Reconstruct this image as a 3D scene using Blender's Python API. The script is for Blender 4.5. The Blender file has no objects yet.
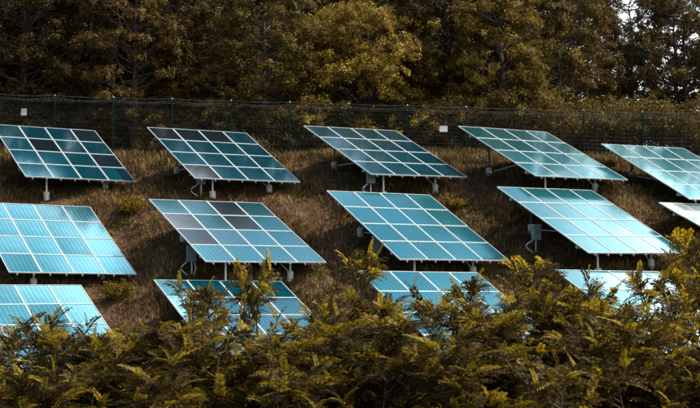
import bpy, math, random
import numpy as np
from mathutils import Vector, Matrix
R = math.radians
sc = bpy.context.scene
col = sc.collection

# ------------------------------------------------------------------ camera
cam_d = bpy.data.cameras.new('camera'); cam = bpy.data.objects.new('camera', cam_d); col.objects.link(cam)
cam_d.sensor_width = 36.0; cam_d.lens = 36.0 * 1300 / 700
cam_d.clip_start = 0.5; cam_d.clip_end = 4000
cam.location = (0, 0, 0); cam.rotation_euler = (R(90 + 3.209), 0, 0)
cam_d.dof.use_dof = True; cam_d.dof.focus_distance = 30.0; cam_d.dof.aperture_fstop = 2.1
sc.camera = cam

# ------------------------------------------------------------------ sky, sun, exposure
SUN_AZ, SUN_EL = R(92), R(53)          # azimuth clockwise from +Y (away from camera)
w = bpy.data.worlds.new('World'); sc.world = w; w.use_nodes = True
nt = w.node_tree; nt.nodes.clear(); L = nt.links
def N(t, **k):
    n = nt.nodes.new(t)
    for a, b in k.items(): setattr(n, a, b)
    return n
out = N('ShaderNodeOutputWorld'); bg = N('ShaderNodeBackground'); bg.inputs[1].default_value = 0.118
sky = N('ShaderNodeTexSky', sky_type='NISHITA', sun_disc=False, sun_elevation=SUN_EL, sun_rotation=SUN_AZ)
sky.air_density = 1.0; sky.dust_density = 1.5; sky.ozone_density = 1.5
tint = N('ShaderNodeMix', data_type='RGBA', blend_type='MULTIPLY'); tint.inputs[0].default_value = 1
tint.inputs[7].default_value = (0.95, .97, 0.88, 1)
tc = N('ShaderNodeTexCoord'); mp = N('ShaderNodeMapping'); mp.inputs['Scale'].default_value = (1.0, 1.0, 2.2)
mp.inputs['Location'].default_value = (3.1, 0.7, 0.4)
nz = N('ShaderNodeTexNoise'); nz.inputs['Scale'].default_value = 4.6; nz.inputs['Detail'].default_value = 8; nz.inputs['Roughness'].default_value = 0.55
# cloud cover thickens towards the right of the view
sep = N('ShaderNodeSeparateXYZ'); bias = N('ShaderNodeMath', operation='MULTIPLY_ADD'); bias.inputs[1].default_value = 0.62; 
addb = N('ShaderNodeMath', operation='ADD')
ramp = N('ShaderNodeMapRange'); ramp.inputs[1].default_value = 0.46; ramp.inputs[2].default_value = 0.68
cm = N('ShaderNodeMix', data_type='RGBA'); cm.inputs[7].default_value = (15.0, 14.8, 14.6, 1)
L.new(tc.outputs['Generated'], mp.inputs[0]); L.new(mp.outputs[0], nz.inputs['Vector'])
L.new(tc.outputs['Generated'], sep.inputs[0]); L.new(sep.outputs[0], bias.inputs[0]); bias.inputs[2].default_value = -0.07
L.new(nz.outputs[0], addb.inputs[0]); L.new(bias.outputs[0], addb.inputs[1]); L.new(addb.outputs[0], ramp.inputs[0])
L.new(sky.outputs[0], tint.inputs[6]); L.new(tint.outputs[2], cm.inputs[6]); L.new(ramp.outputs[0], cm.inputs[0])
# sunlit cumulus heads standing above the wood: one large at the right, one thin at the left
nv = N('ShaderNodeVectorMath', operation='NORMALIZE'); L.new(tc.outputs['Generated'], nv.inputs[0])
def cumulus(prev, d, lo, hi, c, edge):
    dt = N('ShaderNodeVectorMath', operation='DOT_PRODUCT'); dt.inputs[1].default_value = Vector(d).normalized(); L.new(nv.outputs[0], dt.inputs[0])
    hf = N('ShaderNodeMath', operation='SUBTRACT'); L.new(nz.outputs[0], hf.inputs[0]); hf.inputs[1].default_value = .5
    dn = N('ShaderNodeMath', operation='MULTIPLY_ADD'); dn.inputs[1].default_value = edge; L.new(hf.outputs[0], dn.inputs[0]); L.new(dt.outputs['Value'], dn.inputs[2])
    cr = N('ShaderNodeMapRange', interpolation_type='SMOOTHSTEP'); cr.inputs[1].default_value = lo; cr.inputs[2].default_value = hi
    m2 = N('ShaderNodeMix', data_type='RGBA'); m2.inputs[7].default_value = (c, c, c, 1)
    L.new(dn.outputs[0], cr.inputs[0]); L.new(cr.outputs[0], m2.inputs[0]); L.new(prev, m2.inputs[6]); return m2.outputs[2]
k1 = cumulus(cm.outputs[2], (.48, .745, .50), .990, .9965, 42, .05)
k2 = cumulus(k1, (-.10, .685, .742), .9925, .9995, 30, .06)
L.new(k2, bg.inputs[0]); L.new(bg.outputs[0], out.inputs[0])
sd = bpy.data.lights.new('sun', 'SUN'); sun = bpy.data.objects.new('sun', sd); col.objects.link(sun)
sd.energy = 4.4; sd.angle = R(0.5); sd.color = (1.0, 0.88, 0.71)
sdir = Vector((math.sin(SUN_AZ) * math.cos(SUN_EL), math.cos(SUN_AZ) * math.cos(SUN_EL), math.sin(SUN_EL)))
sun.rotation_euler = sdir.to_track_quat('Z', 'Y').to_euler()
sc.view_settings.view_transform = 'Standard'; sc.view_settings.look = 'None'
sc.view_settings.exposure = 0.5; sc.view_settings.gamma = 1; sc.view_settings.use_curve_mapping = False
sc.cycles.max_bounces = 6; sc.cycles.diffuse_bounces = 2; sc.cycles.glossy_bounces = 3
sc.cycles.transmission_bounces = 4; sc.cycles.transparent_max_bounces = 8

# ------------------------------------------------------------------ materials
def new_mat(name):
    m = bpy.data.materials.new(name); m.use_nodes = True
    t = m.node_tree; p = t.nodes['Principled BSDF']
    return m, t, p
def noise_mat(name, c1, c2, scale=4, rough=0.8, detail=5, metallic=0, bump=0.0, spec=0.5, lo=.3, hi=.7):
    m, t, p = new_mat(name)
    tc = t.nodes.new('ShaderNodeTexCoord'); nz = t.nodes.new('ShaderNodeTexNoise')
    nz.inputs['Scale'].default_value = scale; nz.inputs['Detail'].default_value = detail
    r = t.nodes.new('ShaderNodeValToRGB'); r.color_ramp.elements[0].position = lo; r.color_ramp.elements[1].position = hi
    r.color_ramp.elements[0].color = (*c1, 1); r.color_ramp.elements[1].color = (*c2, 1)
    t.links.new(tc.outputs['Object'], nz.inputs['Vector']); t.links.new(nz.outputs[0], r.inputs[0])
    t.links.new(r.outputs[0], p.inputs['Base Color'])
    p.inputs['Roughness'].default_value = rough; p.inputs['Metallic'].default_value = metallic
    p.inputs['Specular IOR Level'].default_value = spec
    if bump:
        b = t.nodes.new('ShaderNodeBump'); b.inputs['Strength'].default_value = bump
        t.links.new(nz.outputs[0], b.inputs['Height']); t.links.new(b.outputs[0], p.inputs['Normal'])
    return m
def leaf_mat(name, stops, trans=0.35, rough=0.55, patch=0.0):
    """Leaves: colour varies per leaf (island) and in broad patches, times the object's own colour."""
    m, t, p = new_mat(name)
    g = t.nodes.new('ShaderNodeNewGeometry'); r = t.nodes.new('ShaderNodeValToRGB')
    els = r.color_ramp.elements
    while len(els) < len(stops): els.new(0.5)
    for e, (pos, c) in zip(els, stops): e.position = pos; e.color = (*c, 1)
    tc = t.nodes.new('ShaderNodeTexCoord'); nz = t.nodes.new('ShaderNodeTexNoise'); nz.inputs['Scale'].default_value = 0.9
    nz.inputs['Detail'].default_value = 3
    t.links.new(tc.outputs['Object'], nz.inputs['Vector'])
    mr = t.nodes.new('ShaderNodeMapRange'); mr.inputs[1].default_value = .3; mr.inputs[2].default_value = .7
    mr.inputs[3].default_value = -patch; mr.inputs[4].default_value = patch
    t.links.new(nz.outputs[0], mr.inputs[0])
    ad = t.nodes.new('ShaderNodeMath'); ad.operation = 'ADD'
    t.links.new(g.outputs['Random Per Island'], ad.inputs[0]); t.links.new(mr.outputs[0], ad.inputs[1])
    t.links.new(ad.outputs[0], r.inputs[0])
    oi = t.nodes.new('ShaderNodeObjectInfo'); mx = t.nodes.new('ShaderNodeMix'); mx.data_type = 'RGBA'; mx.blend_type = 'MULTIPLY'
    mx.inputs[0].default_value = 1
    t.links.new(r.outputs[0], mx.inputs[6]); t.links.new(oi.outputs['Color'], mx.inputs[7])
    t.links.new(mx.outputs[2], p.inputs['Base Color']); p.inputs['Roughness'].default_value = rough
    p.inputs['Specular IOR Level'].default_value = 0.18
    tr = t.nodes.new('ShaderNodeBsdfTranslucent'); ms = t.nodes.new('ShaderNodeMixShader'); ms.inputs[0].default_value = trans
    t.links.new(mx.outputs[2], tr.inputs[0]); t.links.new(p.outputs[0], ms.inputs[1]); t.links.new(tr.outputs[0], ms.inputs[2])
    t.links.new(ms.outputs[0], t.nodes['Material Output'].inputs[0])
    return m
M = {}
M['frame'] = noise_mat('anodised_frame', (.36, .42, .43), (.54, .58, .58), 5, .40, metallic=.2)
M['galv'] = noise_mat('galvanised_steel', (.42, .45, .46), (.70, .73, .74), 9, .45, metallic=.35)
M['dark_steel'] = noise_mat('shaded_post_steel', (.05, .055, .06), (.11, .115, .12), 9, .6, metallic=.3)  # rear posts: shade under the table put into the steel colour
M['rail_alu'] = noise_mat('mill_aluminium', (.16, .17, .18), (.30, .31, .32), 9, .6, metallic=.3)
M['white_metal'] = noise_mat('white_painted_steel', (.62, .64, .64), (.82, .82, .80), 6, .45)
M['box'] = noise_mat('grey_cabinet_paint', (.16, .24, .26), (.26, .35, .37), 5, .5)
M['concrete'] = noise_mat('concrete_footing', (.42, .42, .41), (.68, .68, .66), 14, .9, bump=.3)
M['cable'] = noise_mat('black_cable', (.02, .02, .02), (.05, .05, .05), 5, .6)
M['fence_green'] = noise_mat('green_coated_steel', (.004, .018, .016), (.008, .034, .030), 8, .85, spec=.1)
M['wire'] = noise_mat('galvanised_wire', (.06, .065, .065), (.15, .16, .16), 30, .8, spec=.1)
M['mesh_wire'] = noise_mat('coated_mesh_wire', (.005, .010, .009), (.012, .020, .018), 8, .6)
M['sign'] = noise_mat('white_sign_plate', (.62, .70, .70), (.80, .84, .84), 3, .5)
M['bark'] = noise_mat('bark', (.030, .022, .016), (.10, .075, .055), 6, .95, bump=.6)
M['bark_pale'] = noise_mat('pale_bark', (.05, .04, .03), (.20, .16, .12), 5, .95, bump=.6)
M['stem'] = noise_mat('green_brown_stem', (.035, .022, .012), (.09, .06, .03), 10, .9)
M['tree_leaf'] = leaf_mat('tree_foliage', [(0, (.038, .027, .011)), (.55, (.099, .077, .022)), (1, (.182, .145, .034))], .30, patch=.25)
M['locust_leaf'] = leaf_mat('locust_foliage', [(0, (.022, .016, .007)), (.5, (.060, .042, .013)), (.82, (.115, .082, .020)), (1, (.24, .175, .024))], .38, patch=.33)
M['young_leaf'] = leaf_mat('young_locust_foliage', [(0, (.17, .12, .010)), (.6, (.34, .25, .012)), (1, (.52, .40, .02))], .4, patch=.2)
M['weed_leaf'] = leaf_mat('weed_foliage', [(0, (.045, .028, .012)), (.6, (.13, .088, .020)), (1, (.27, .195, .025))], .30, patch=.25)
M['grass'] = leaf_mat('grass_blades', [(0, (.034, .021, .011)), (.4, (.095, .060, .024)), (.78, (.18, .120, .045)), (1, (.34, .24, .11))], .25, .8, patch=.45)

# ground: dry brown earth with litter and olive moss patches
m, t, p = new_mat('hillside_ground'); M['ground'] = m
tc = t.nodes.new('ShaderNodeTexCoord')
def nz_(s, d=6): 
    n = t.nodes.new('ShaderNodeTexNoise'); n.inputs['Scale'].default_value = s; n.inputs['Detail'].default_value = d
    t.links.new(tc.outputs['Object'], n.inputs['Vector']); return n
a, b, c = nz_(.35), nz_(2.6, 9), nz_(.9)
r1 = t.nodes.new('ShaderNodeValToRGB'); e = r1.color_ramp.elements; e[0].position = .35; e[1].position = .7
e[0].color = (.028, .014, .011, 1); e[1].color = (.19, .105, .066, 1); k = e.new(.52); k.color = (.080, .041, .027, 1)
r2 = t.nodes.new('ShaderNodeValToRGB'); e = r2.color_ramp.elements; e[0].position = .42; e[1].position = .62
e[0].color = (.075, .052, .016, 1); e[1].color = (.11, .058, .038, 1)
mx = t.nodes.new('ShaderNodeMix'); mx.data_type = 'RGBA'
t.links.new(b.outputs[0], r1.inputs[0]); t.links.new(c.outputs[0], r2.inputs[0]); t.links.new(a.outputs[0], mx.inputs[0])
t.links.new(r1.outputs[0], mx.inputs[6]); t.links.new(r2.outputs[0], mx.inputs[7]); t.links.new(mx.outputs[2], p.inputs['Base Color'])
p.inputs['Roughness'].default_value = .95; p.inputs['Specular IOR Level'].default_value = .15
bp = t.nodes.new('ShaderNodeBump'); bp.inputs['Strength'].default_value = .8; bp.inputs['Distance'].default_value = .15
t.links.new(b.outputs[0], bp.inputs['Height']); t.links.new(bp.outputs[0], p.inputs['Normal'])

# solar cells: rows of cells with pale gaps, broad dark and light strips, tint from the module's own colour
m, t, p = new_mat('solar_cells'); M['cells'] = m
tc = t.nodes.new('ShaderNodeTexCoord'); sx = t.nodes.new('ShaderNodeSeparateXYZ'); t.links.new(tc.outputs['Object'], sx.inputs[0])
def mth(op, a, b=None, c=None):
    n = t.nodes.new('ShaderNodeMath'); n.operation = op
    for i, v in enumerate((a, b, c)):
        if v is None: continue
        if isinstance(v, (int, float)): n.inputs[i].default_value = v
        else: t.links.new(v, n.inputs[i])
    return n.outputs[0]
CELL = 1.17 / 7
fx = mth('FRACT', mth('MULTIPLY', mth('ADD', sx.outputs[0], 10 * CELL), 1 / CELL))
line = mth('LESS_THAN', mth('ABSOLUTE', mth('SUBTRACT', fx, .5)), .36)       # cell strip vs gap
fy = mth('FRACT', mth('MULTIPLY', mth('ADD', sx.outputs[1], 10 * CELL), 1 / CELL))
liney = mth('LESS_THAN', mth('ABSOLUTE', mth('SUBTRACT', fy, .5)), .47)
cellm = mth('MULTIPLY', line, mth('MULTIPLY_ADD', liney, .35, .65))
oi = t.nodes.new('ShaderNodeObjectInfo')
gap = t.nodes.new('ShaderNodeMix'); gap.data_type = 'RGBA'; gap.blend_type = 'MULTIPLY'; gap.inputs[0].default_value = 1
gap.inputs[7].default_value = (2.2, 1.6, 1.5, 1); t.links.new(oi.outputs['Color'], gap.inputs[6])
cmx = t.nodes.new('ShaderNodeMix'); cmx.data_type = 'RGBA'
t.links.new(cellm, cmx.inputs[0]); t.links.new(gap.outputs[2], cmx.inputs[6]); t.links.new(oi.outputs['Color'], cmx.inputs[7])
t.links.new(cmx.outputs[2], p.inputs['Base Color'])
p.inputs['Metallic'].default_value = .80; p.inputs['Roughness'].default_value = .13
p.inputs['Coat Weight'].default_value = .28; p.inputs['Coat Roughness'].default_value = .06
nzp = t.nodes.new('ShaderNodeTexNoise'); nzp.inputs['Scale'].default_value = 1.3; nzp.inputs['Detail'].default_value = 4
t.links.new(tc.outputs['Object'], nzp.inputs['Vector'])
bpc = t.nodes.new('ShaderNodeBump'); bpc.inputs['Strength'].default_value = .10; bpc.inputs['Distance'].default_value = .02
t.links.new(nzp.outputs[0], bpc.inputs['Height']); t.links.new(bpc.outputs[0], p.inputs['Normal'])

# ------------------------------------------------------------------ helpers
def tag(o, label=None, cat=None, group=None, kind=None):
    if label: o['label'] = label
    if cat: o['category'] = cat
    if group: o['group'] = group
    if kind: o['kind'] = kind
    return o
def empty(name, loc, label, cat, group=None, rot=None):
    o = bpy.data.objects.new(name, None); col.objects.link(o); o.location = loc
    o.empty_display_size = .3
    if rot: o.rotation_euler = rot
    return tag(o, label, cat, group)
def link(name, me, parent=None, loc=None, rot=None):
    o = bpy.data.objects.new(name, me); col.objects.link(o); o.parent = parent
    if loc is not None: o.location = loc
    if rot is not None: o.rotation_euler = rot
    return o
def np_mesh(name, V, F, mat, smooth=False):
    """V (n,3), F (m,4) or (m,3) arrays"""
    V = np.asarray(V, np.float32); F = np.asarray(F, np.int32); k = F.shape[1]
    me = bpy.data.meshes.new(name)
    me.vertices.add(len(V)); me.vertices.foreach_set('co', V.ravel())
    me.loops.add(F.size); me.loops.foreach_set('vertex_index', F.ravel())
    me.polygons.add(len(F)); me.polygons.foreach_set('loop_start', np.arange(0, F.size, k, dtype=np.int32))
    me.polygons.foreach_set('loop_total', np.full(len(F), k, np.int32))
    me.polygons.foreach_set('use_smooth', np.full(len(F), bool(smooth)))
    me.materials.append(mat); me.update(calc_edges=True)
    return me
class MB:
    """collects boxes and tubes into one quad mesh"""
    def __init__(s): s.V = []; s.F = []; s.n = 0
    def add(s, V, F):
        s.V.append(np.asarray(V, float)); s.F.append(np.asarray(F) + s.n); s.n += len(V)
    def box(s, c, d, mat3=None):
        x, y, z = [q / 2 for q in d]
        V = np.array([(-x,-y,-z),(x,-y,-z),(x,y,-z),(-x,y,-z),(-x,-y,z),(x,-y,z),(x,y,z),(-x,y,z)])
        if mat3 is not None: V = V @ np.array(mat3).T
        s.add(V + np.array(c), [(0,3,2,1),(4,5,6,7),(0,1,5,4),(1,2,6,5),(2,3,7,6),(3,0,4,7)]); return s
    def tube(s, pts, r, n=6, cap=True):
        P = np.array([tuple(p) for p in pts], float); k = len(P)
        rr = np.full(k, r, float) if np.isscalar(r) else np.array(r, float)
        T = np.gradient(P, axis=0); T /= np.linalg.norm(T, axis=1)[:, None] + 1e-9
        ref = np.array([0, 0, 1.]) if abs(T[0][2]) < .9 else np.array([1., 0, 0])
        V = []; 
        for i in range(k):
            a = np.cross(T[i], ref); a /= np.linalg.norm(a) + 1e-9; b = np.cross(T[i], a)
            for j in range(n):
                th = 2 * math.pi * j / n
                V.append(P[i] + rr[i] * (a * math.cos(th) + b * math.sin(th)))
        F = [(i*n+j, i*n+(j+1) % n, (i+1)*n+(j+1) % n, (i+1)*n+j) for i in range(k-1) for j in range(n)]
        if cap and n % 2 == 0:
            for base in (0, (k-1)*n):
                for j in range(1, n-2, 2): F.append((base, base+j, base+j+1, base+j+2))
        s.add(V, F); return s
    def mesh(s, name, mat, smooth=False): return np_mesh(name, np.vstack(s.V), np.vstack(s.F), mat, smooth)
    def build(s, name, mat, parent=None, smooth=False, loc=None): return link(name, s.mesh(name, mat, smooth), parent, loc)

# ------------------------------------------------------------------ terrain
TABLES = [  # front-edge centre x, y, z, azimuth, tilt, roll (degrees)
 ('A1',-11.60,56.09,4.22,30.74,27.39,0.26),('A2',-4.26,54.65,4.07,30.21,26.05,-0.08),('A3',2.95,54.36,4.24,32.42,24.77,-0.97),
 ('A4',9.65,53.75,4.10,30.02,25.23,-0.15),('A5',15.98,54.11,3.20,29.85,26.87,-0.52),
 ('B1',-10.27,48.53,0.13,30.87,28.00,0.93),('B2',-3.01,47.54,0.54,30.38,24.58,0.14),('B3',3.92,48.05,0.62,30.69,27.52,0.20),
 ('B4',10.74,48.26,0.88,31.03,26.77,-0.40),('B5',17.36,48.93,0.51,30.25,24.43,-0.20),
 ('C1',-9.17,41.64,-2.94,30.83,26.12,0.24),('C2',-2.14,42.04,-2.47,27.74,22.80,0.81),('C3',5.10,40.84,-2.52,29.84,26.57,0.65),
 ('C4',12.02,42.19,-2.44,30.57,26.22,0.79),('C5',18.7,42.3,-2.7,30.3,25.8,0.0),
 ('D2',-1.2,35.4,-5.6,30,25.5,0.3),('D3',5.9,34.5,-5.7,30.3,26,0.2),('D4',12.6,35.6,-5.6,30.2,26,0.1)]
def plane(y): return 0.50559 * y - 24.77
TX = np.array([(r[1], r[2], r[3] - 1.05 - plane(r[2])) for r in TABLES])
rng0 = np.random.default_rng(3)
WV = [(rng0.uniform(0, 6.28), rng0.uniform(.25, 1.6), rng0.uniform(0, 6.28)) for _ in range(14)]
def terrain(x, y):
    x = np.asarray(x, float); y = np.asarray(y, float)
    s = plane(y)
    # table-to-table variation, smooth
    dx = x[..., None] - TX[:, 0]; dy = y[..., None] - TX[:, 1]; d2 = (dx + 1.0)**2 + (dy - 2.0)**2
    wt = np.exp(-d2 / 11.0); s = s + (wt * (TX[:, 2] - .15 * dx - .035 * dy)).sum(-1) / (wt.sum(-1) + .12)
    top = 6.35 - .018 * x + .02 * (y - 62)
    k = 1.1; s = -k * np.log(np.exp(-np.clip(s, -40, 40) / k) + np.exp(-top / k))
    # keep the ground clear of every table's underside
    for (_, tx_, ty_, tz_, a_, t_, _r) in TABLES:
        a_, t_ = R(a_), R(t_); ex, ey = x - tx_, y - ty_
        lu = ex * math.cos(a_) + ey * math.sin(a_); lv = -ex * math.sin(a_) + ey * math.cos(a_)
        out_ = np.maximum(np.abs(lu) - 2.5, np.maximum(-lv, lv - 5.6)); m_ = np.clip(1 - out_ / 1.3, 0, 1); m_ = m_ * m_ * (3 - 2 * m_)
        lim = tz_ + lv * math.tan(t_) - .80
        s = s - m_ * np.clip(s - lim, 0, None)
    # valley and near bank
    near = -7.6 + np.clip(26 - y, 0, None) * .235
    near = np.minimum(near, -1.7)
    k = .6; s = k * np.logaddexp(s / k, near / k)
    b = sum(np.sin(x * f * math.cos(a) + y * f * math.sin(a) + p_) * .055 / f**.7 for a, f, p_ in WV)
    return s + b * .8
def axis(stops):
    out = []
    for a, b, n in stops: out += list(np.linspace(a, b, n, endpoint=False))
    return np.array(out + [stops[-1][1]])
xs = axis([(-2500, -200, 12), (-200, -40, 24), (-40, 40, 260), (40, 200, 24), (200, 2500, 12)])
ys = axis([(-1500, -60, 12), (-60, 4, 24), (4, 32, 60), (32, 75, 190), (75, 160, 50), (160, 3000, 20)])
gx, gy = np.meshgrid(xs, ys); gz = terrain(gx, gy)
V = np.stack([gx, gy, gz], -1).reshape(-1, 3); nx = len(xs); ny = len(ys)
ii = np.arange(ny - 1)[:, None] * nx + np.arange(nx - 1)[None]
F = np.stack([ii, ii + 1, ii + nx + 1, ii + nx], -1).reshape(-1, 4)
tag(link('ground', np_mesh('ground', V, F, M['ground'], True)), kind='structure')

def px2x(px, Y): return (px - 350) / 1300 * Y
def pz(py, Y): return (277 - py) / 1300 * Y

# ------------------------------------------------------------------ solar tables
TW, TL = 4.95, 6.033
MW, ML = TW / 4, TL / 4
def glass_mesh():
    mb = MB(); mb.box((0, 0, 0), (MW - .071, ML - .071, .022)); return mb.mesh('glass_laminate', M['cells'])
def frame_mesh():
    mb = MB(); h = .045; f = .031; g = .010
    mb.box((0, ML/2 - g/2 - f/2, 0), (MW - g, f, h)); mb.box((0, -ML/2 + g/2 + f/2, 0), (MW - g, f, h))
    mb.box((MW/2 - g/2 - f/2, 0, 0), (f, ML - g - 2*f, h)); mb.box((-MW/2 + g/2 + f/2, 0, 0), (f, ML - g - 2*f, h))
    return mb.mesh('module_frame', M['frame'])
GM, FM = glass_mesh(), frame_mesh()
RAILM = MB().box((0, 0, 0), (.04, TL + .06, .06)).mesh('rail', M['rail_alu'])
BEAMM = MB().box((0, 0, 0), (TW - .3, .09, .12)).mesh('cross_beam', M['galv'])
fm = MB(); fm.tube([(0, 0, -.35), (0, 0, .30)], .13, 12); fm.tube([(0, 0, .30), (0, 0, .33)], [.13, .10], 12); FOOTM = fm.mesh('footing', M['concrete'], False)
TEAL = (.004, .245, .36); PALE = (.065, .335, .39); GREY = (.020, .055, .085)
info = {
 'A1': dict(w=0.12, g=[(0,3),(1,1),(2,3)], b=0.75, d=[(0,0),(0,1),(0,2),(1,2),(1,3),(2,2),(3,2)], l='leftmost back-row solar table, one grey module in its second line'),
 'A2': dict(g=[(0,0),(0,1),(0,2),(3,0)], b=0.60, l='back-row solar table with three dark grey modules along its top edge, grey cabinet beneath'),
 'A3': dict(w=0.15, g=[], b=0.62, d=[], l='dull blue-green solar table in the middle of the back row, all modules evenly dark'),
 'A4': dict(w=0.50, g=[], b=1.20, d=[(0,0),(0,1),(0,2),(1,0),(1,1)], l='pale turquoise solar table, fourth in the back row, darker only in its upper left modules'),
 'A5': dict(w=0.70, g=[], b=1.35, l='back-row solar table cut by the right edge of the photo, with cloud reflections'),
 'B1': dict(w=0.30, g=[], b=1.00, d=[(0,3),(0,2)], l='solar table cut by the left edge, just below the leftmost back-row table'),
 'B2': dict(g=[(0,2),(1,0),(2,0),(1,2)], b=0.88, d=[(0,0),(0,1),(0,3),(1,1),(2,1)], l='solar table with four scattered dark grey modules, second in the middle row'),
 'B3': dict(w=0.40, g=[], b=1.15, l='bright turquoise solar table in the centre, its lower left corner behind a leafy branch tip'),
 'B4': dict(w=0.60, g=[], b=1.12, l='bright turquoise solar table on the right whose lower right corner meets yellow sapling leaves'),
 'B5': dict(w=4.60, g=[], b=3.00, l='solar table glaring almost white at the right edge of the photo'),  # white glare put into the base colour
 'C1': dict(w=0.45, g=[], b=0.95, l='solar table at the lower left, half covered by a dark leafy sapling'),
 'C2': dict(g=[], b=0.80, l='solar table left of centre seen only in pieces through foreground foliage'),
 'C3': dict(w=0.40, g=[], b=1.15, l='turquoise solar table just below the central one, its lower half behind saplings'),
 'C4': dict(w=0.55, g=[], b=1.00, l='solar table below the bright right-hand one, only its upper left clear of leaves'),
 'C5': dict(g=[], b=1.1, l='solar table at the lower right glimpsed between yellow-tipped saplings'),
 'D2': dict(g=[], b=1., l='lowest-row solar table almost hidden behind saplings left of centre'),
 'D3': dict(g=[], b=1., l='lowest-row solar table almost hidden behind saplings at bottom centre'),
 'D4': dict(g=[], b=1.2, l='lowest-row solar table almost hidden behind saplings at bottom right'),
}
rnd = random.Random(11)
def make_table(key, x, y, z, az, ti, rl):
    I = info[key]; az, ti, rl = R(az), R(ti), R(rl)
    u = np.array([math.cos(az), math.sin(az), 0]); h = np.array([-math.sin(az), math.cos(az), 0])
    v = h * math.cos(ti) + np.array([0, 0, math.sin(ti)]); wv = np.cross(u, v)
    u = u * math.cos(rl) - wv * math.sin(rl); wv = np.cross(u, v)
    g0 = float(terrain(np.array(x), np.array(y)))
    root = empty('solar_table', (x, y, g0), I['l'], 'solar table', 'tilted solar tables in rows on the hillside')
    Rm = Matrix(((u[0], v[0], wv[0]), (u[1], v[1], wv[1]), (u[2], v[2], wv[2]))).to_4x4()
    B = Matrix.Translation((0, 0, z - g0)) @ Rm          # table frame: x along width, y up the slope from the front edge, z normal
    def put(name, me, lx, ly, lz, parent=root, jit=0):
        o = link(name, me, parent)
        Mx = B @ Matrix.Translation((lx, ly, lz))
        if jit: Mx = Mx @ Matrix.Rotation(R(rnd.gauss(0, jit)), 4, 'X') @ Matrix.Rotation(R(rnd.gauss(0, jit)), 4, 'Y')
        o.matrix_local = Mx; return o
    for r in range(4):
        for c in range(4):
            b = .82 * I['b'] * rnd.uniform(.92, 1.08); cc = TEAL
            pw = I.get('w', 0) * rnd.uniform(.75, 1.25); cc = tuple(a_ + (b_ - a_) * pw for a_, b_ in zip(TEAL, PALE))  # reflected sky brightness and sheen put into each table's base colour
            if key[0] == 'A' or key == 'B2': b *= .84 + .10 * r        # tree reflections painted in: module colour darkens higher up
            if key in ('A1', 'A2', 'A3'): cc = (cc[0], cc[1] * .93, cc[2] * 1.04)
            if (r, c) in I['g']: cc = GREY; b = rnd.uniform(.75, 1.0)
            elif (r, c) in I.get('d', []): b *= .80  # dark reflections put into the listed modules' colour
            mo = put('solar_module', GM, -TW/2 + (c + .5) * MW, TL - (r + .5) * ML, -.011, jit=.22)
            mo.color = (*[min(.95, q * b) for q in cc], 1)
            if (r, c) in I['g']: mo['label'] = 'dark grey module'
            fr = link('frame', FM, mo)
    for k in range(8):
        put('rail', RAILM, -TW/2 + (k // 2 + (.25 if k % 2 == 0 else .75)) * MW, TL/2 - .05, -.062)
    for t_ in (.14, .86): put('cross_beam', BEAMM, 0, TL * t_, -.160)
    def P(s, t_, dz=0):
        q = B @ Vector((-TW/2 + s * TW, TL * t_, -.20)); return np.array(q) + np.array([0, 0, dz])
    def G(q):    # ground under local point, local coords
        return float(terrain(np.array(q[0] + x), np.array(q[1] + y))) - g0
    for s in (.24, .78):
        for t_ in (.14, .86):
            q = P(s, t_); gz = G(q)
            bot = np.array([q[0], q[1], gz])
            f = link('footing', FOOTM, root, tuple(bot))
            MB().tube([bot + [0, 0, .32], q + [0, 0, .02]], .038, 8).build('post', M['white_metal'] if t_ < .5 else M['dark_steel'], root)
            # brace from post foot to the beam
            q2 = P(s + (.13 if s < .5 else -.13), t_)
            if t_ > .5 or s < .5: continue
            MB().tube([bot + [0, 0, .3 * (q[2] - gz)], q2], .02, 6).build('brace', M['galv'], root)
        a, b_ = P(s, .14), P(s, .80); ga = G(b_)
        MB().tube([np.array([b_[0], b_[1], ga + .25]), a + (b_ - a) * .35 + [0, 0, -.02]], .022, 6).build('strut', M['galv'], root)
    # cable loops sagging under the modules
    for s0 in (.3, .62):
        pts = []
        for i in range(9):
            f = i / 8; q = P(s0 + .14 * f, .05); q = q + np.array([0, 0, .12 - .10 * math.sin(math.pi * f)]); pts.append(q)
        MB().tube(pts, .012, 4).build('cable', M['cable'], root)
    # electrical cabinet on a post left of the front left post, with looping conduits
    CABS = {'A2': (.17, .22), 'A3': (.17, .22), 'B2': (.10, .42), 'B3': (.10, .42), 'C2': (.12, .3), 'B4': (.08, .62)}
    if key not in CABS: return root
    q = P(*CABS[key]); gz = G(q); bx = MB()
    ang = Matrix.Rotation(az * .6, 3, 'Z')
    c0 = np.array([q[0], q[1], gz + .82])
    bx.box(c0, (.34, .18, .56), ang)
    cab = bx.build('cabinet', M['box'], root)
    MB().box(c0 + np.array([0, 0, .295]), (.38, .23, .03), ang).build('lid', M['galv'], cab)
    MB().tube([(c0[0], c0[1] + .14, gz - .2), (c0[0], c0[1] + .14, c0[2] + .28)], .03, 6).build('cabinet_post', M['galv'], root)
    for k, (dx, bow) in enumerate(rnd.choice((((-.17, -.20), (.12, .05)), ((-.15, -.26),), ((-.17, -.12), (-.12, -.24))))):
        pts = []
        for i in range(9):
            f = i / 8
            pts.append(c0 + np.array([dx + bow * math.sin(math.pi * min(1, f * 1.15)) , -.03 - .06 * math.sin(math.pi * f), -.31 - f * (c0[2] - .31 - gz)]))
        MB().tube(pts, .026 if k < 2 else .02, 6).build('conduit', M['galv'], root, True)
    return root
for row in TABLES: make_table(*row)

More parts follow.
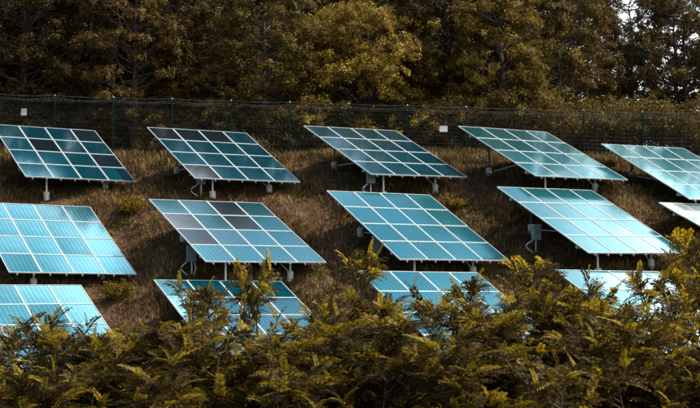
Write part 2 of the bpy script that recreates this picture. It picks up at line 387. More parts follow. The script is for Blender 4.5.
# ------------------------------------------------------------------ fence behind the back row
def fence():
    pts = []
    def line_(px): # fence line in plan
        Y = 63.2 + .0015 * (px - 350); return px2x(px, Y), Y
    # post spacing about 2.85 m
    posts = [line_(53 + 59.1 * k) for k in range(-5, 18)]
    base = [np.array([x, y, float(terrain(np.array(x), np.array(y)))]) for x, y in posts]
    # left fence top at pixel row 94, right at row 109
    root = empty('security_fence', tuple(base[0]), 'dark green wire mesh fence topped with barbed wire behind the back-row solar tables', 'fence')
    o = base[0]
    tops = []
    for b in base:
        Xp = 350 + 1300 * b[0] / b[1]; ty = 95 + (Xp - 53) * (110 - 95) / (586 - 53); ty = min(max(ty, 92), 112)
        tops.append(np.array([b[0], b[1], pz(ty, b[1])]))
    for b, tp in zip(base, tops):
        po = MB().box((b + tp) / 2 - o + [0, 0, -.1], (.07, .06, tp[2] - b[2] + .2)).build('post', M['fence_green'], root)
        MB().tube([tp - o, tp - o + [0, -.02, .05]], [.045, .02], 8).build('cap', M['galv'], po)
    m_ = MB()
    for (b0, t0), (b1, t1) in zip(zip(base, tops), zip(base[1:], tops[1:])):
        n = 48
        for i in range(n):
            f = (i + .5) / n; a = b0 + (b1 - b0) * f; c = t0 + (t1 - t0) * f
            h = c[2] - a[2] - .35
            m_.box(a - o + [0, 0, h / 2 + .03], (.006, .006, h))
        for j in range(12):
            g = j / 11
            A = b0 + (t0 - [0, 0, .35] - b0) * g; Bq = b1 + (t1 - [0, 0, .35] - b1) * g
            m_.tube([A - o + [0, 0, .03], Bq - o + [0, 0, .03]], .005, 4)
    m_.build('mesh_panel', M['mesh_wire'], root)
    rr = random.Random(5)
    for j, dz in enumerate((.0, -.11, -.22)):
        w_ = MB()
        for (t0, t1) in zip(tops, tops[1:]):
            ps = []
            for i in range(9):
                f = i / 8; ps.append(t0 + (t1 - t0) * f - o + [0, -.04, dz - .10 * 4 * f * (1 - f) * (0.4 + .5 * (j == 1)) + rr.uniform(-.008, .008)])
            w_.tube(ps, .0055, 4)
            for i in range(18):
                f = rr.random(); q = t0 + (t1 - t0) * f - o + [0, -.04, dz - .10 * 4 * f * (1 - f) * (0.4 + .5 * (j == 1))]
                w_.box(q, (.07, .008, .012)); w_.box(q + [.012, 0, 0], (.012, .008, .07))
        w_.build('barbed_wire', M['wire'], root)
fence()
# white plates on the fence
def plate(px, py, Y, wpx, hpx, label, d=.03, side=False):
    root = empty('fence_sign', (px2x(px, Y), Y, pz(py, Y)), label, 'sign')
    W_, H_ = wpx / 1300 * Y, hpx / 1300 * Y
    MB().box((0, 0, 0), (W_, d, H_)).build('plate', M['sign'], root)
    for s in (-1, 1): MB().box((0, -d/2 - .004, s * H_ * .46), (W_, .008, H_ * .06)).build('edge_strip', M['box'], root)
    return root
plate(22, 111.5, 62.98, 5.2, 7.5, 'small upright white plate on the fence at the far left')
r_ = plate(444, 128.5, 63.05, 8, 6.5, 'small white rectangular plate on the fence right of centre')

# ------------------------------------------------------------------ foliage builders
def leaf_quads(C, Nrm, S, rg, asp=.55):
    """diamond-shaped folded leaves at C with normals Nrm and size S"""
    n = len(C)
    Nrm = Nrm / (np.linalg.norm(Nrm, axis=1)[:, None] + 1e-9)
    t = rg.normal(size=(n, 3)); t -= (t * Nrm).sum(1)[:, None] * Nrm; t /= np.linalg.norm(t, axis=1)[:, None]
    b = np.cross(Nrm, t); S = S[:, None]
    V = np.stack([C - t * S * .5, C + b * S * asp * .5 - Nrm * S * .08, C + t * S * .5, C - b * S * asp * .5 - Nrm * S * .08], 1).reshape(-1, 3)
    return V, np.arange(4 * n).reshape(n, 4)
def make_tree_meshes(seed, H, RX, z0, nclump, nleaf, leaf=.15, flat=.45, layered=0.0, droop=0.0, dens=1.0, lean=0.0, trunk_r=.22, shape='round'):
    """Unit tree, base at origin: returns (trunk mesh, crown mesh)"""
    rg = np.random.default_rng(seed)
    mb = MB(); V = []; n = 6
    # trunk
    tp = [np.array([0, 0, -.3])]
    for i in range(1, 9):
        f = i / 8; tp.append(np.array([lean * f * f * H + rg.normal(0, .05) * f * 2, rg.normal(0, .05) * f * 2, H * .92 * f]))
    tr = [trunk_r * (1 - .88 * i / 8) for i in range(9)]
    mb.tube(tp, tr, 8, cap=False)
    tpa = np.array(tp)
    C = []; SZ = []
    for k in range(nclump):
        for _ in range(30):
            f = rg.uniform(0, 1)
            zc = z0 + (H - z0) * f
            if shape == 'round': rad = RX * math.sqrt(max(0, 1 - (2 * f - .85)**2 / 1.35))
            elif shape == 'dome': rad = RX * math.sqrt(max(0, 1 - f**2.2)) 
            else: rad = RX * (1 - f)**.6
            rr_ = rad * rg.uniform(.35, 1)**.6; a = rg.uniform(0, 2 * math.pi)
            lob = 1 + .22 * math.sin(3 * a + seed) + .13 * math.sin(5 * a + 2 * seed + f * 4)
            c = np.array([math.cos(a) * rr_ * lob, math.sin(a) * rr_ * lob, zc])
            if rr_ > .15: break
        if layered: c[2] = round(c[2] / .9) * .9 + rg.normal(0, .12)
        j = min(8, max(1, (c[2] - .35 * np.hypot(c[0], c[1])) / (H * .92) * 8)); j0 = int(j); 
        st = tpa[j0] if j0 >= 8 else tpa[j0] + (tpa[min(8, j0 + 1)] - tpa[j0]) * (j - j0)
        c = c + np.array([st[0], st[1], 0]) * .8
        mid = (st + c) / 2 + np.array([0, 0, .10 * np.linalg.norm(c - st)]) + rg.normal(0, .16, 3)
        mid2 = st * .72 + c * .28 + rg.normal(0, .12, 3); mid3 = st * .22 + c * .78 + rg.normal(0, .12, 3)
        rb = .014 + .016 * np.linalg.norm(c - st) / RX
        mb.tube([st, mid2, mid, mid3, c], [rb * 1.6, rb * 1.3, rb, rb * .7, rb * .35], 5, cap=False)
        C.append(c); SZ.append(rg.uniform(.65, 1.25))
        for _ in range(2):
            tw = c + rg.normal(0, .35, 3) * np.array([1, 1, .5]); mb.tube([mid * .3 + c * .7, tw], [rb * .5, rb * .2], 4, cap=False)
    C = np.array(C); SZ = np.array(SZ)
    reps = np.maximum(8, (nleaf * SZ**2).astype(int)); idx = np.repeat(np.arange(len(C)), reps)
    m_ = len(idx); cr = .62 * (RX / 3.5)**.5
    # each clump: several spray tips, leaves crowd along sprays
    nsp = 7; spr = rg.normal(size=(len(C), nsp, 3)); spr /= np.linalg.norm(spr, axis=2)[..., None]; spr *= np.array([1, 1, flat])
    si = rg.integers(0, nsp, m_); rad = rg.uniform(.1, 1, m_)**.6
    pos = C[idx] + spr[idx, si] * (rad * cr * SZ[idx])[:, None] * 1.25 + rg.normal(0, .08, (m_, 3))
    pos[:, 2] -= droop * (np.hypot(*(pos - C[idx])[:, :2].T))**1.5
    outw = pos - C[idx]; nr = outw * 1.1 + rg.normal(0, .45, (m_, 3)) + np.array([0, 0, .6])
    Vl, Fl = leaf_quads(pos, nr, leaf * rg.uniform(.65, 1.35, m_), rg)
    return mb.mesh('trunk', M['bark'], True), np_mesh('crown', Vl, Fl, M['tree_leaf'])
protos = {
 'oak':    make_tree_meshes(1, 10, 3.6, 1.6, 150, 430, .125, .42, layered=1),
 'round':  make_tree_meshes(2, 10, 3.4, 1.2, 170, 400, .12, .55),
 'dome':   make_tree_meshes(3, 7.6, 4.7, .5, 230, 430, .12, .55, shape='dome', droop=.25),
 'loose':  make_tree_meshes(4, 10, 3.2, 1.6, 135, 330, .12, .5),
 'sparse': make_tree_meshes(5, 10, 2.9, 2.4, 108, 230, .11, .45, trunk_r=.15),
 'tall':   make_tree_meshes(6, 12, 3.3, 1.6, 170, 390, .13, .55),
}
def copy_thing(name, meshes, loc, rz, s, label, cat, group, tintc, leafname='crown', barkmat=None):
    root = empty(name, loc, label, cat, group, (0, 0, rz))
    root.scale = s if hasattr(s, '__len__') else (s, s, s)
    link('trunk' if leafname == 'crown' else 'stem', meshes[0], root)
    c = link(leafname, meshes[1], root); c.color = (*tintc, 1)
    return root
def ground_z(x, y): return float(terrain(np.array(x), np.array(y)))
GT = 'woodland trees behind the fence'
TREES = [ # px, Y, kind, scale(xy,z), tint, label
 (-48, 69, 'round', 1.15, 1.2, (.5,.43,.42), 'dark tree at the left edge of the wood, cut by the photo'),
 (22, 68, 'tall', 1.05, .95, (.62,.54,.50), 'dark brown tree directly above the leftmost solar table'),
 (88, 70, 'round', 1.05, 1.15, (.85,.74,.62), 'dim brown tree between the leftmost tree and the one with layered boughs'),
 (134, 66.8, 'oak', .95, 1.0, (1.05,.86,.70), 'brown tree with layered boughs and a bare pale trunk above the fence'),
 (198, 69, 'round', 1.1, 1.2, (1.0,.86,.62), 'broad brown tree behind the second solar table of the back row'),
 (262, 67.5, 'loose', 1.1, 1.0, (1.1,.98,.62), 'olive brown tree just left of the golden domed tree'),
 (362, 70.3, 'dome', 1.24, 1.06, (2.3,2.05,1.1), 'golden domed tree with the brightest crown, in the middle of the wood'),
 (448, 72, 'tall', 1.1, 1.0, (.50,.40,.35), 'dark reddish brown tree right behind the golden domed tree'),
 (503, 68, 'round', 1.0, .98, (1.75,1.6,.9), 'yellow olive tree above the fourth solar table of the back row'),
 (560, 70.5, 'round', .95, 1.02, (1.1,.95,.66), 'brown tree just left of the gap of open sky'),
 (634, 72.5, 'sparse', 1.0, 1.08, (.62,.52,.46), 'thin tree with a straight dark trunk standing in the gap of open sky'),
 (688, 71, 'loose', 1.0, 1.02, (1.05,.90,.66), 'loose brown tree at the right edge of the photo with sky showing through'),
 (752, 70, 'sparse', 1.1, 1.0, (.95,.85,.62), 'thin tree just beyond the right edge of the photo'),
]
for px, Y, kind, sxy, sz, tn, lb in TREES:
    x = px2x(px, Y)
    copy_thing('tree', protos[kind], (x, Y, ground_z(x, Y) - .05), rnd.uniform(0, 6.28), (sxy, sxy, sz), lb, 'tree', GT, tn)
# second and third ranks, seen only between the nearer crowns
GB = 'trees deeper in the wood behind the front rank'
NM = [(-48, 'dark tree cut by the left edge'), (22, 'dark brown tree above the leftmost table'), (88, 'dim brown tree'), (134, 'tree with layered boughs'),
      (198, 'broad brown tree'), (262, 'olive brown tree'), (362, 'golden domed tree'), (448, 'dark reddish tree'), (503, 'yellow olive tree'),
      (560, 'brown tree left of the sky gap'), (688, 'loose tree at the right edge'), (752, 'thin tree beyond the right edge')]
rk = random.Random(21); used = set()
for Y, step, off, rank in ((76, 74, 0, 'second'), (83, 66, 30, 'third'), (91, 80, 10, 'fourth')):
    px = -290 + off
    while px < 1000:
        x = px2x(px, Y)
        if not (584 < px < 655 or (px > 668 and Y > 80)):
            k = rk.choice(['round', 'tall', 'loose', 'round']); s = rk.uniform(1.05, 1.3); b = rk.uniform(.4, .8)
            if px > 655: s *= .88; k = 'loose'
            near = min(NM, key=lambda q: abs(q[0] - px)); side = 'left of' if px < near[0] else 'right of'
            far_out = px < -160 or px > 860
            lb = f'{rank}-rank tree {side} the {near[1]}'
            if lb in used: lb = f'{rank}-rank tree farther {side} the {near[1]}'
            if far_out: lb = 'dark tree deep in the wood, well outside the photo'; k = 'round'
            used.add(lb)
            copy_thing('tree', protos[k], (x, Y, ground_z(x, Y) - .05), rk.uniform(0, 6.28), (s, s, s * rk.uniform(1.0, 1.15)),
                       lb, 'tree', GB, (b, b * .9, b * .8))
        px += step * rk.uniform(.85, 1.15)

# undergrowth behind the fence: leafy bushes, arching brambles at the right
bush = [make_tree_meshes(31, 2.6, 1.9, .15, 60, 170, .12, .6, shape='dome', trunk_r=.05),
        make_tree_meshes(32, 2.4, 2.1, .1, 60, 150, .11, .5, shape='dome', droop=.5, trunk_r=.05)]
def bramble(seed):
    rg = np.random.default_rng(seed); mb = MB(); P = []; Nn = []
    for k in range(46):
        a = rg.uniform(0, 6.28); ln = rg.uniform(1.6, 3.1); h = rg.uniform(1.5, 2.9)
        b = np.array([rg.normal(0, .4), rg.normal(0, .4), 0]); d = np.array([math.cos(a), math.sin(a), 0])
        pts = [b + d * ln * f**1.2 + np.array([0, 0, h * (math.sin(min(f * 1.15, 1) * math.pi * .62)) - .9 * max(0, f - .6)**1.3]) for f in np.linspace(0, 1, 9)]
        mb.tube(pts, [.018 * (1 - .8 * i / 8) for i in range(9)], 4, cap=False)
        pa = np.array(pts); m_ = 130; f = rg.uniform(.15, 1, m_) * 7.99; i0 = f.astype(int)
        q = pa[i0] + (pa[i0 + 1] - pa[i0]) * (f - i0)[:, None] + rg.normal(0, .11, (m_, 3)); P.append(q)
        Nn.append(rg.normal(0, .5, (m_, 3)) + [0, 0, .9])
    P = np.vstack(P); Nn = np.vstack(Nn)
    V_, F_ = leaf_quads(P, Nn, .13 * rg.uniform(.6, 1.3, len(P)), rg, .5)
    return mb.mesh('stem', M['stem'], True), np_mesh('foliage', V_, F_, M['tree_leaf'])
bram = [bramble(41), bramble(42)]
US = [ # px, Y, proto, scale, zscale, tint, label
 (-15, 65.2, bush[0], 1.0, .9, .55, 'low dark bush behind the fence at the far left corner'),
 (38, 65.6, bush[1], .9, .8, .45, 'dark bush behind the fence beside the small upright plate'),
 (86, 65.4, bush[0], .9, .75, .45, 'dark bush behind the fence right of the leftmost green post'),
 (162, 65.3, bush[1], 1.0, .9, .62, 'brown bush at the foot of the tree with layered boughs'),
 (205, 65.6, bush[0], 1.0, 1.1, .70, 'brown bush behind the second solar table of the back row'),
 (252, 65.5, bush[1], 1.1, 1.2, .72, 'leafy brown bush between the second and third solar tables of the back row'),
 (296, 65.3, bush[0], 1.0, 1.05, .66, 'leafy bush above the top left corner of the dull blue-green solar table'),
 (345, 65.2, bush[1], 1.0, .9, .32, 'low bush in the shade beneath the left of the golden domed tree'),  # shade under the dome put into this tint and the next
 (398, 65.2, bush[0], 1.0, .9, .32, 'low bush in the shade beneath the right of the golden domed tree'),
 (440, 65.8, bush[1], 1.1, 1.1, .70, 'bush behind the white rectangular plate on the fence'),
 (478, 66, bram[0], 1.1, 1.15, 1.25, 'yellowish bramble behind the top left corner of the fourth back-row table'),
 (515, 66.2, bram[1], 1.15, 1.25, 1.1, 'arching bramble below the yellow olive tree'),
 (555, 66, bram[0], 1.1, 1.15, 1.05, 'arching bramble left of the white-capped fence post'),
 (592, 66.4, bram[1], 1.1, 1.1, .95, 'arching bramble below the left side of the sky gap'),
 (628, 66.2, bram[0], 1.1, 1.05, .95, 'arching bramble below the thin straight tree'),
 (668, 66.5, bram[1], 1.2, 1.15, .95, 'bramble thicket above the right-hand back-row solar table'),
 (708, 66, bram[0], 1.15, 1.15, .9, 'bramble thicket at the right edge of the photo'),
]
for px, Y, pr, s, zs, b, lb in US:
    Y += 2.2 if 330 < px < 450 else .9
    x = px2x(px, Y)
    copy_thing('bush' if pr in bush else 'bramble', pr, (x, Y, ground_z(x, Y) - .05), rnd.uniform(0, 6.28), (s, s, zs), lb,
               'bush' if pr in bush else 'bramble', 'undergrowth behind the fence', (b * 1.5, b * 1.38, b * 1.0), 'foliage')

# tangled scrub on the wood's floor, too dense to count
rg = np.random.default_rng(78); n = 150000
X = rg.uniform(-26, 30, n); Y_ = rg.uniform(67.5, 75, n)
tall = 1.5 + .6 * np.sin(X * .9) + .4 * np.sin(X * 2.3 + Y_) + 1.0 * (X > 8)
P = np.stack([X, Y_, terrain(X, Y_) + rg.uniform(0, 1, n)**.8 * tall], 1)
Vl, Fl = leaf_quads(P, rg.normal(0, .6, P.shape) + [0, -.2, .7], .15 * rg.uniform(.6, 1.3, len(P)), rg)
us = tag(link('scrub', np_mesh('scrub', Vl, Fl, M['tree_leaf'])), 'tangled brown scrub on the floor of the wood behind the fence', 'scrub', kind='stuff'); us.color = (.75, .66, .55, 1)

# dense far-off wood as one mass, left of the sky gap
rg = np.random.default_rng(77)
n = 90000
X = rg.uniform(-34, 13, n); Y_ = rg.uniform(97, 106, n); hgt = 15 + 2.5 * np.sin(X * .7) + 1.5 * np.sin(X * 1.9 + 1)
cz = rg.uniform(0, 1, n)**.8
cl = (np.sin(X * 1.7 + Y_) + np.sin(cz * 11 + X * .9) + np.sin(Y_ * 1.3 - cz * 7)) > -1.3
P = np.stack([X, Y_, 6.6 + cz * hgt], 1)[cl]
Vl, Fl = leaf_quads(P, rg.normal(0, .6, P.shape) + [0, -.3, .6], .42 * rg.uniform(.6, 1.3, len(P)), rg)
dw = tag(link('distant_wood', np_mesh('distant_wood', Vl, Fl, M['tree_leaf'])), 'dim mass of leaves deep behind the front trees', 'woodland', kind='stuff'); dw.color = (.6, .5, .45, 1)

# ------------------------------------------------------------------ grass and ground cover (nobody could count it)
def blades(n, xr, yr, hmin, hmax, seed, mask=None, wd=.022, bend=.5):
    rg = np.random.default_rng(seed)
    x = rg.uniform(*xr, n); y = rg.uniform(*yr, n)
    if mask is not None:
        k = rg.uniform(0, 1, n) < mask(x, y); x, y = x[k], y[k]
    n = len(x); z = terrain(x, y); h = rg.uniform(hmin, hmax, n); a = rg.uniform(0, 6.28, n)
    d = np.stack([np.cos(a), np.sin(a), 0 * a], 1); s = np.stack([-np.sin(a), np.cos(a), 0 * a], 1)
    b0 = np.stack([x, y, z - .02], 1); w2 = (wd * rg.uniform(.6, 1.4, n))[:, None]
    bd = (h * bend * rg.uniform(.2, 1, n))[:, None]; up = np.array([0, 0, 1.])
    m1 = b0 + d * bd * .35 + up * (h * .6)[:, None]; t = b0 + d * bd + up * h[:, None]
    V_ = np.stack([b0 - s * w2, b0 + s * w2, m1 + s * w2 * .8, m1 - s * w2 * .8, t + s * w2 * .15, t - s * w2 * .15], 1).reshape(-1, 3)
    i = np.arange(n)[:, None] * 6
    F_ = np.concatenate([i + [0, 1, 2, 3], i + [3, 2, 4, 5]], 0)
    return V_, F_
def patch(x, y, f, ph): return np.sin(x * f + ph) * np.sin(y * f * 1.3 + ph * 2) + .6 * np.sin(x * f * 2.3 + y * f * 1.7 + ph)
V1, F1 = blades(440000, (-27, 31), (33, 64.5), .05, .26, 1, lambda x, y: np.clip(.55 + .5 * patch(x, y, .9, 1.3), .12, 1), .018, 1.3)
V2, F2 = blades(36000, (-28, 32), (60.2, 63.6), .18, .5, 2, None, .02, .7)         # tall dry grass on the crest
V3, F3 = blades(90000, (-20, 22), (40, 59), .12, .40, 4, lambda x, y: np.clip(patch(x, y, .7, .4) + .45 * (x > 2), 0, 1), .018, 1.1)
Vg = np.vstack([V1, V2, V3]); Fg = np.vstack([F1, F2 + len(V1), F3 + len(V1) + len(V2)])
gr = tag(link('dry_grass', np_mesh('dry_grass', Vg, Fg, M['grass'])), 'dry brown grass and dead stalks covering the slope between the solar tables', 'grass', kind='stuff')
# leafy weeds
rg = np.random.default_rng(8)
n = 3400; x = rg.uniform(-19, 23, n); y = rg.uniform(37, 60, n)
k = rg.uniform(0, 1, n) < np.clip(.30 + .6 * patch(x, y, .55, 2.1) + .55 * (x > 2) + .5 * (y < 44), .04, 1); x, y = x[k], y[k]; z = terrain(x, y)
idx = np.repeat(np.arange(len(x)), 90); m_ = len(idx); sz = rg.uniform(.18, .5, len(x))
dd = rg.normal(0, 1, (m_, 3)); dd /= np.linalg.norm(dd, axis=1)[:, None]; dd[:, 2] = abs(dd[:, 2]) * .9
P = np.stack([x, y, z], 1)[idx] + dd * (sz[idx] * rg.uniform(.2, 1, m_))[:, None]
Vl, Fl = leaf_quads(P, dd + rg.normal(0, .5, P.shape) + [0, 0, .5], .085 * rg.uniform(.6, 1.4, m_), rg, .4)
tag(link('low_weeds', np_mesh('low_weeds', Vl, Fl, M['weed_leaf'])), 'low olive and brown weeds scattered over the slope', 'weeds', kind='stuff')

# named clumps on the slope
def weed_clump(px, py, Y, r, h, b, label, seed, name='shrub'):
    Y = min(np.linspace(40, 62, 441), key=lambda q: abs(277 - 1300 * ground_z(px2x(px, q), q) / q - py))   # stands where the slope meets this sight line
    rg = np.random.default_rng(seed); x = px2x(px, Y); z = ground_z(x, Y); mb = MB(); P = []; Nn = []
    for k in range(60):
        a = rg.uniform(0, 6.28); l = rg.uniform(.3, 1); tip = np.array([math.cos(a) * r * l, math.sin(a) * r * l, h * (1.1 - .5 * l) * rg.uniform(.75, 1.1)])
        mb.tube([(0, 0, -.05), tip * np.array([.35, .35, .55]), tip], [.012, .008, .004], 4, cap=False)
        m_ = 45; f = rg.uniform(.3, 1.05, m_)[:, None]; P.append(tip * f * np.array([1, 1, 1]) + rg.normal(0, .05, (m_, 3))); Nn.append(rg.normal(0, .5, (m_, 3)) + [0, 0, .6])
    P = np.vstack(P); V_, F_ = leaf_quads(P, np.vstack(Nn), .10 * rg.uniform(.6, 1.4, len(P)), rg, .35)
    root = empty(name, (x, Y, z), label, 'shrub', 'small shrubs on the slope')
    mb.build('stem', M['stem'], root); c = link('foliage', np_mesh('foliage', V_, F_, M['weed_leaf']), root); c.color = (b, b * .93, b * .55, 1)
weed_clump(130, 215, 51.2, .75, .85, 1.7, 'yellow-green shrub on bare ground between the two left-hand rows of tables', 51)
weed_clump(603, 172, 54.6, .8, .6, 1.3, 'olive tuft below the lower right corner of the pale turquoise back-row table', 52)
weed_clump(690, 235, 49.5, .6, .6, 1.7, 'yellow tuft under the white-glaring table at the right edge', 53)
weed_clump(118, 300, 44.0, .8, .7, 1.2, 'olive shrub right of the lower left solar table', 54)
weed_clump(452, 210, 51.5, .8, .5, 1.2, 'straw-coloured tuft on the open slope right of the central solar table', 55)

# ------------------------------------------------------------------ foreground locust saplings with compound leaves
def sapling_meshes(seed, H, RX, nbr, lean=0):
    rg = np.random.default_rng(seed); mb = MB(); VV = []; FF = []; MI = []; cnt = 0
    # frond template: rachis along +X, paired leaflets
    def frond(o, d, L_, roll, young=0):
        nonlocal cnt
        d = d / np.linalg.norm(d); up = np.array([0, 0, 1.]); s = np.cross(d, up); s /= np.linalg.norm(s) + 1e-6
        nn = np.cross(s, d); s, nn = s * math.cos(roll) + nn * math.sin(roll), nn * math.cos(roll) - s * math.sin(roll)
        npair = rg.integers(9, 14); pts = []
        for i in range(npair + 1):
            f = (i + 1) / (npair + 1)
            c = o + d * L_ * f - np.array([0, 0, 1]) * L_ * .30 * f * f
            tdir = d - np.array([0, 0, .76]) * f; tdir /= np.linalg.norm(tdir)
            ll = L_ * .25 * (1 - .45 * f) * rg.uniform(.85, 1.15); wd_ = ll * .38
            for sg in ((-1, 1) if i < npair else (0,)):
                ax = (s * sg * .9 + tdir * (.5 if sg else 1) + nn * (.18 if sg else 0) + rg.normal(0, .10, 3)); ax /= np.linalg.norm(ax)
                bx_ = np.cross(ax, nn); bx_ /= np.linalg.norm(bx_) + 1e-6
                VV.append(np.array([c, c + ax * ll * .5 + bx_ * wd_ * .5, c + ax * ll - nn * ll * .12, c + ax * ll * .5 - bx_ * wd_ * .5]))
                FF.append((cnt, cnt + 1, cnt + 2, cnt + 3)); MI.append(young); cnt += 4
        e = o + d * L_ - np.array([0, 0, 1]) * L_ * .38
        mb.tube([o, o + d * L_ * .5 - np.array([0, 0, 1]) * L_ * .095, e], [.004, .003, .0015], 3, cap=False)
    nst = 2 if seed % 2 else 3
    for st in range(nst):
        a0 = rg.uniform(0, 6.28); off = np.array([math.cos(a0), math.sin(a0), 0]) * RX * .25 * (st > 0)
        hh = H * (1 if st == 0 else rg.uniform(.72, .92))
        tp = [np.array([0, 0, -.2])] + [off * (i / 8)**.7 * 1.3 + np.array([rg.normal(0, .04) + lean * (i/8)**2, rg.normal(0, .04), hh * i / 8]) for i in range(1, 9)]
        mb.tube(tp, [.035 * (1 - .85 * i / 8) + .004 for i in range(9)], 6, cap=False); tpa = np.array(tp)
        for k in range(nbr):
            f = rg.uniform(.22, 1.0)**.8 if k < nbr - 3 else 1.0
            j = f * 7.99; i0 = int(j); o = tpa[i0] + (tpa[i0 + 1] - tpa[i0]) * (j - i0)
            a = k * 2.4 + rg.uniform(-.5, .5); up = .24 + .50 * f**2 * rg.uniform(.4, 1.4)
            d = np.array([math.cos(a), math.sin(a), up]); d /= np.linalg.norm(d)
            bl = RX * (1.0 - .66 * f) * rg.uniform(.65, 1.15); nseg = 5
            bp_ = [o + d * bl * q / nseg + np.array([0, 0, 1]) * .06 * bl * (q / nseg)**2 + rg.normal(0, .012, 3) for q in range(nseg + 1)]
            mb.tube(bp_, [.012 * (1 - .75 * q / nseg) + .002 for q in range(nseg + 1)], 4, cap=False); ba = np.array(bp_)
            nf = int(8 + bl * 17)
            for q in range(nf):
                g = (.22 + .78 * q / (nf - 1)) * (nseg - .01); g0 = int(g); oo = ba[g0] + (ba[g0 + 1] - ba[g0]) * (g - g0)
                td = ba[g0 + 1] - ba[g0]; td /= np.linalg.norm(td); sd_ = np.cross(td, [0, 0, 1]); sd_ /= np.linalg.norm(sd_) + 1e-6
                th = q * 2.4 + rg.uniform(-.4, .4)
                dr = td * rg.uniform(.2, 1.0) + sd_ * math.cos(th) * rg.uniform(.7, 1.1) + np.array([0, 0, 1]) * rg.uniform(-.25, .45)
                if q >= nf - 3: dr = np.array([rg.normal(), rg.normal(), rg.uniform(.1, 1.3)]) + td * .6
                frond(oo, dr, rg.uniform(.23, .42), rg.normal(0, .40), int(rg.uniform() < (.03 + .85 * (q / nf)**4) * (.10 + 1.1 * f**2)))
    me = np_mesh('foliage', np.vstack(VV), np.array(FF), M['locust_leaf']); me.materials.append(M['young_leaf'])
    me.polygons.foreach_set('material_index', np.array(MI, np.int32))
    return mb.mesh('stem', M['stem'], True), me
SP = [sapling_meshes(61, 4.0, 1.35, 32), sapling_meshes(62, 4.0, 1.15, 30), sapling_meshes(63, 4.0, 1.5, 34, .2), sapling_meshes(64, 4.0, 1.25, 31, -.2),
      sapling_meshes(65, 4.0, 1.4, 33, .1), sapling_meshes(66, 4.0, 1.2, 30, -.1)]
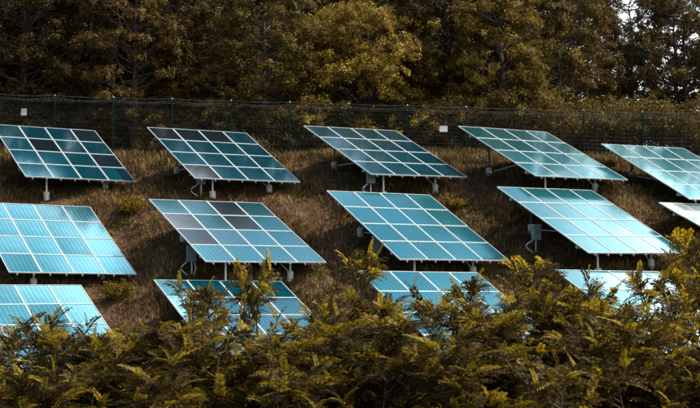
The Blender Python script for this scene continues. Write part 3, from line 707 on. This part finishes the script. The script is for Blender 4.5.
SAP = [ # px, py of the tip, Y, proto, width scale, tint, label
 (18, 322, 21.0, 0, 1.0, .62, 'dark sapling tip in front of the lower left table, at the left edge'),
 (62, 302, 20.0, 1, 1.0, .70, 'dark sapling standing up before the middle of the lower left table'),
 (98, 318, 19.0, 2, .9, .75, 'sapling before the lower right corner of the lower left table'),
 (132, 318, 22.0, 3, 1.0, 1.0, 'yellowish sapling between the lower left table and the hidden table beside it'),
 (180, 268, 21.0, 0, .72, 1.15, 'yellow-tipped sapling before the top left corner of the table hidden left of centre'),
 (214, 274, 20.0, 1, .9, 1.05, 'sapling in front of the upper middle of the table hidden left of centre'),
 (268, 246, 21.5, 2, .85, 1.0, 'tall sapling whose tip crosses the lower edge of the table with grey modules'),
 (300, 318, 18.6, 3, .9, .85, 'lower sapling right of the tall one, before the right side of the hidden table'),
 (338, 290, 23.0, 1, .9, .95, 'sapling on the slope between the two central lower tables'),
 (374, 236, 20.5, 3, .85, 1.0, 'tall sapling whose tip covers the lower left corner of the central turquoise table'),
 (418, 274, 21.0, 0, .8, .85, 'sapling standing before the left half of the table below the central one'),
 (482, 266, 21.5, 1, .9, 1.05, 'sapling at the upper right corner of the table below the central one'),
 (520, 254, 20.5, 2, .95, 1.1, 'yellow-tipped sapling right of the lower right corner of the central table'),
 (550, 290, 19.5, 3, .9, .95, 'sapling left of the table below the bright right-hand one'),
 (590, 262, 20.5, 0, .75, .95, 'slim sapling reaching up before the top left modules of the lower right table'),
 (640, 258, 21.5, 1, .95, 1.1, 'sapling whose tip meets the lower edge of the bright right-hand table'),
 (680, 226, 22.0, 2, .85, 1.2, 'tallest yellow sapling at the right, covering the corner of the bright right-hand table'),
 (712, 240, 20.5, 3, 1.0, 1.15, 'yellow sapling cut by the right edge of the photo'),
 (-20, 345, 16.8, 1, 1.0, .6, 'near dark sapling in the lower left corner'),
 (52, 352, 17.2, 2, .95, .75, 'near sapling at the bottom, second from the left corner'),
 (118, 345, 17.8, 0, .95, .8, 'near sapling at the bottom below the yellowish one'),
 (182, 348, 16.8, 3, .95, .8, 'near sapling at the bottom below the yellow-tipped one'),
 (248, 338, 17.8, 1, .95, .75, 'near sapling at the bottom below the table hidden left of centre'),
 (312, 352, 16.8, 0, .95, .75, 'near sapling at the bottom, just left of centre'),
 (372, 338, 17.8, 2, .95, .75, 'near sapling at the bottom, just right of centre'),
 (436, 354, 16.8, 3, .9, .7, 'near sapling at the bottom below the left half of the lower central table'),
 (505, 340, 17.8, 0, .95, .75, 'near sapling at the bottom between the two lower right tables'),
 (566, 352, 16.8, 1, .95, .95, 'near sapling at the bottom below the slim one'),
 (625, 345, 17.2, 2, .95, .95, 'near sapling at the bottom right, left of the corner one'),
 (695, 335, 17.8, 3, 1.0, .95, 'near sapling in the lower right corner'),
 (32, 314, 19.6, 5, 1.0, .75, 'dark sapling between the left-edge tip and the one standing before the table'),
 (84, 310, 19.3, 4, 1.0, .8, 'dark bushy sapling beside the one before the lower left table'),
 (52, 330, 18.2, 5, 1.15, .75, 'bushy sapling below the dark one before the lower left table'),
 (116, 338, 18.4, 4, 1.1, .85, 'bushy sapling below the lower right corner of the lower left table'),
 (282, 334, 18.0, 4, 1.15, .85, 'bushy sapling below the right end of the table hidden left of centre'),
 (440, 296, 20.0, 4, 1.0, .85, 'loose sapling before the centre of the table below the central one'),
 (470, 318, 18.0, 5, 1.15, .85, 'bushy sapling below the right half of the table below the central one'),
 (508, 288, 19.6, 4, 1.1, 1.0, 'yellow-flecked sapling just right of the table below the central one'),
 (644, 300, 18.6, 5, 1.15, 1.0, 'bushy sapling below the bright right-hand table and its lower neighbour'),
 (392, 296, 19.7, 5, 1.0, .9, 'loose sapling before the left modules of the table below the central one'),
 (598, 296, 19.4, 4, 1.05, 1.0, 'loose sapling before the left edge of the lower right table'),
 (628, 276, 20.3, 5, 1.05, 1.05, 'sapling before the upper middle of the lower right table'),
 (664, 268, 20.6, 4, 1.05, 1.1, 'sapling before the upper right end of the lower right table'),
 (30, 306, 19.9, 4, 1.0, .8, 'loose sapling rising before the left modules of the lower left table'),
 (104, 326, 19.2, 5, 1.1, .85, 'loose sapling over the bottom edge of the lower left table'),
 (332, 300, 19.6, 4, 1.05, .95, 'loose sapling on the slope right of the table hidden left of centre'),
 (6, 352, 19.5, 4, 1.1, .7, 'half-hidden dark sapling between the left-edge one and the corner one'),
 (140, 318, 19.5, 5, .95, .95, 'broad sapling right of the yellowish one, below the hidden table corner'),
 (196, 318, 18.5, 4, 1.15, .85, 'broad sapling crown between the two before the table hidden left of centre'),
 (238, 316, 18.6, 5, 1.15, .9, 'broad sapling before the middle of the table hidden left of centre'),
 (322, 318, 18.5, 4, 1.15, .85, 'broad sapling before the slope left of the lower central table'),
 (352, 284, 20.0, 5, 1.1, .9, 'broad sapling at the left corner of the table below the central one'),
 (398, 312, 18.5, 4, 1.15, .8, 'broad sapling before the lower left of the table below the central one'),
 (452, 302, 19.0, 5, 1.1, .85, 'broad sapling before the lower middle of the table below the central one'),
 (492, 306, 18.5, 4, 1.15, .95, 'broad sapling before the lower right of the table below the central one'),
 (534, 284, 19.8, 5, 1.15, 1.0, 'broad sapling on the slope between the two lower right tables'),
 (576, 312, 18.6, 4, 1.1, .95, 'broad sapling below the left corner of the lower right table'),
 (612, 306, 19.0, 5, 1.1, 1.0, 'broad sapling before the middle of the lower right table'),
 (662, 290, 19.2, 4, 1.15, 1.1, 'broad yellow sapling before the right end of the lower right table'),
 (700, 296, 18.6, 5, 1.15, 1.1, 'broad yellow sapling halfway down the right edge'),
]
rs = random.Random(9)
TIP = []
for _, fme in SP:
    co = np.empty(len(fme.vertices) * 3, np.float32); fme.vertices.foreach_get('co', co); co = co.reshape(-1, 3)
    TIP.append([float(q) for q in co[co[:, 2].argmax()]])
for px, py, Y, pi, ws, b, lb in SAP:
    pi = (pi + rs.choice((0, 2))) % 6; x = px2x(px, Y); top = pz(py, Y); rz = rs.uniform(0, 6.28)
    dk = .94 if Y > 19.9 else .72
    tx, ty, tz = TIP[pi]                       # the tip of the shape, turned and widened, goes where the tip stands
    ox = ws * (tx * math.cos(rz) - ty * math.sin(rz)); oy = ws * (tx * math.sin(rz) + ty * math.cos(rz))
    bx_, by_ = x - ox, Y - oy; gz = ground_z(bx_, by_)
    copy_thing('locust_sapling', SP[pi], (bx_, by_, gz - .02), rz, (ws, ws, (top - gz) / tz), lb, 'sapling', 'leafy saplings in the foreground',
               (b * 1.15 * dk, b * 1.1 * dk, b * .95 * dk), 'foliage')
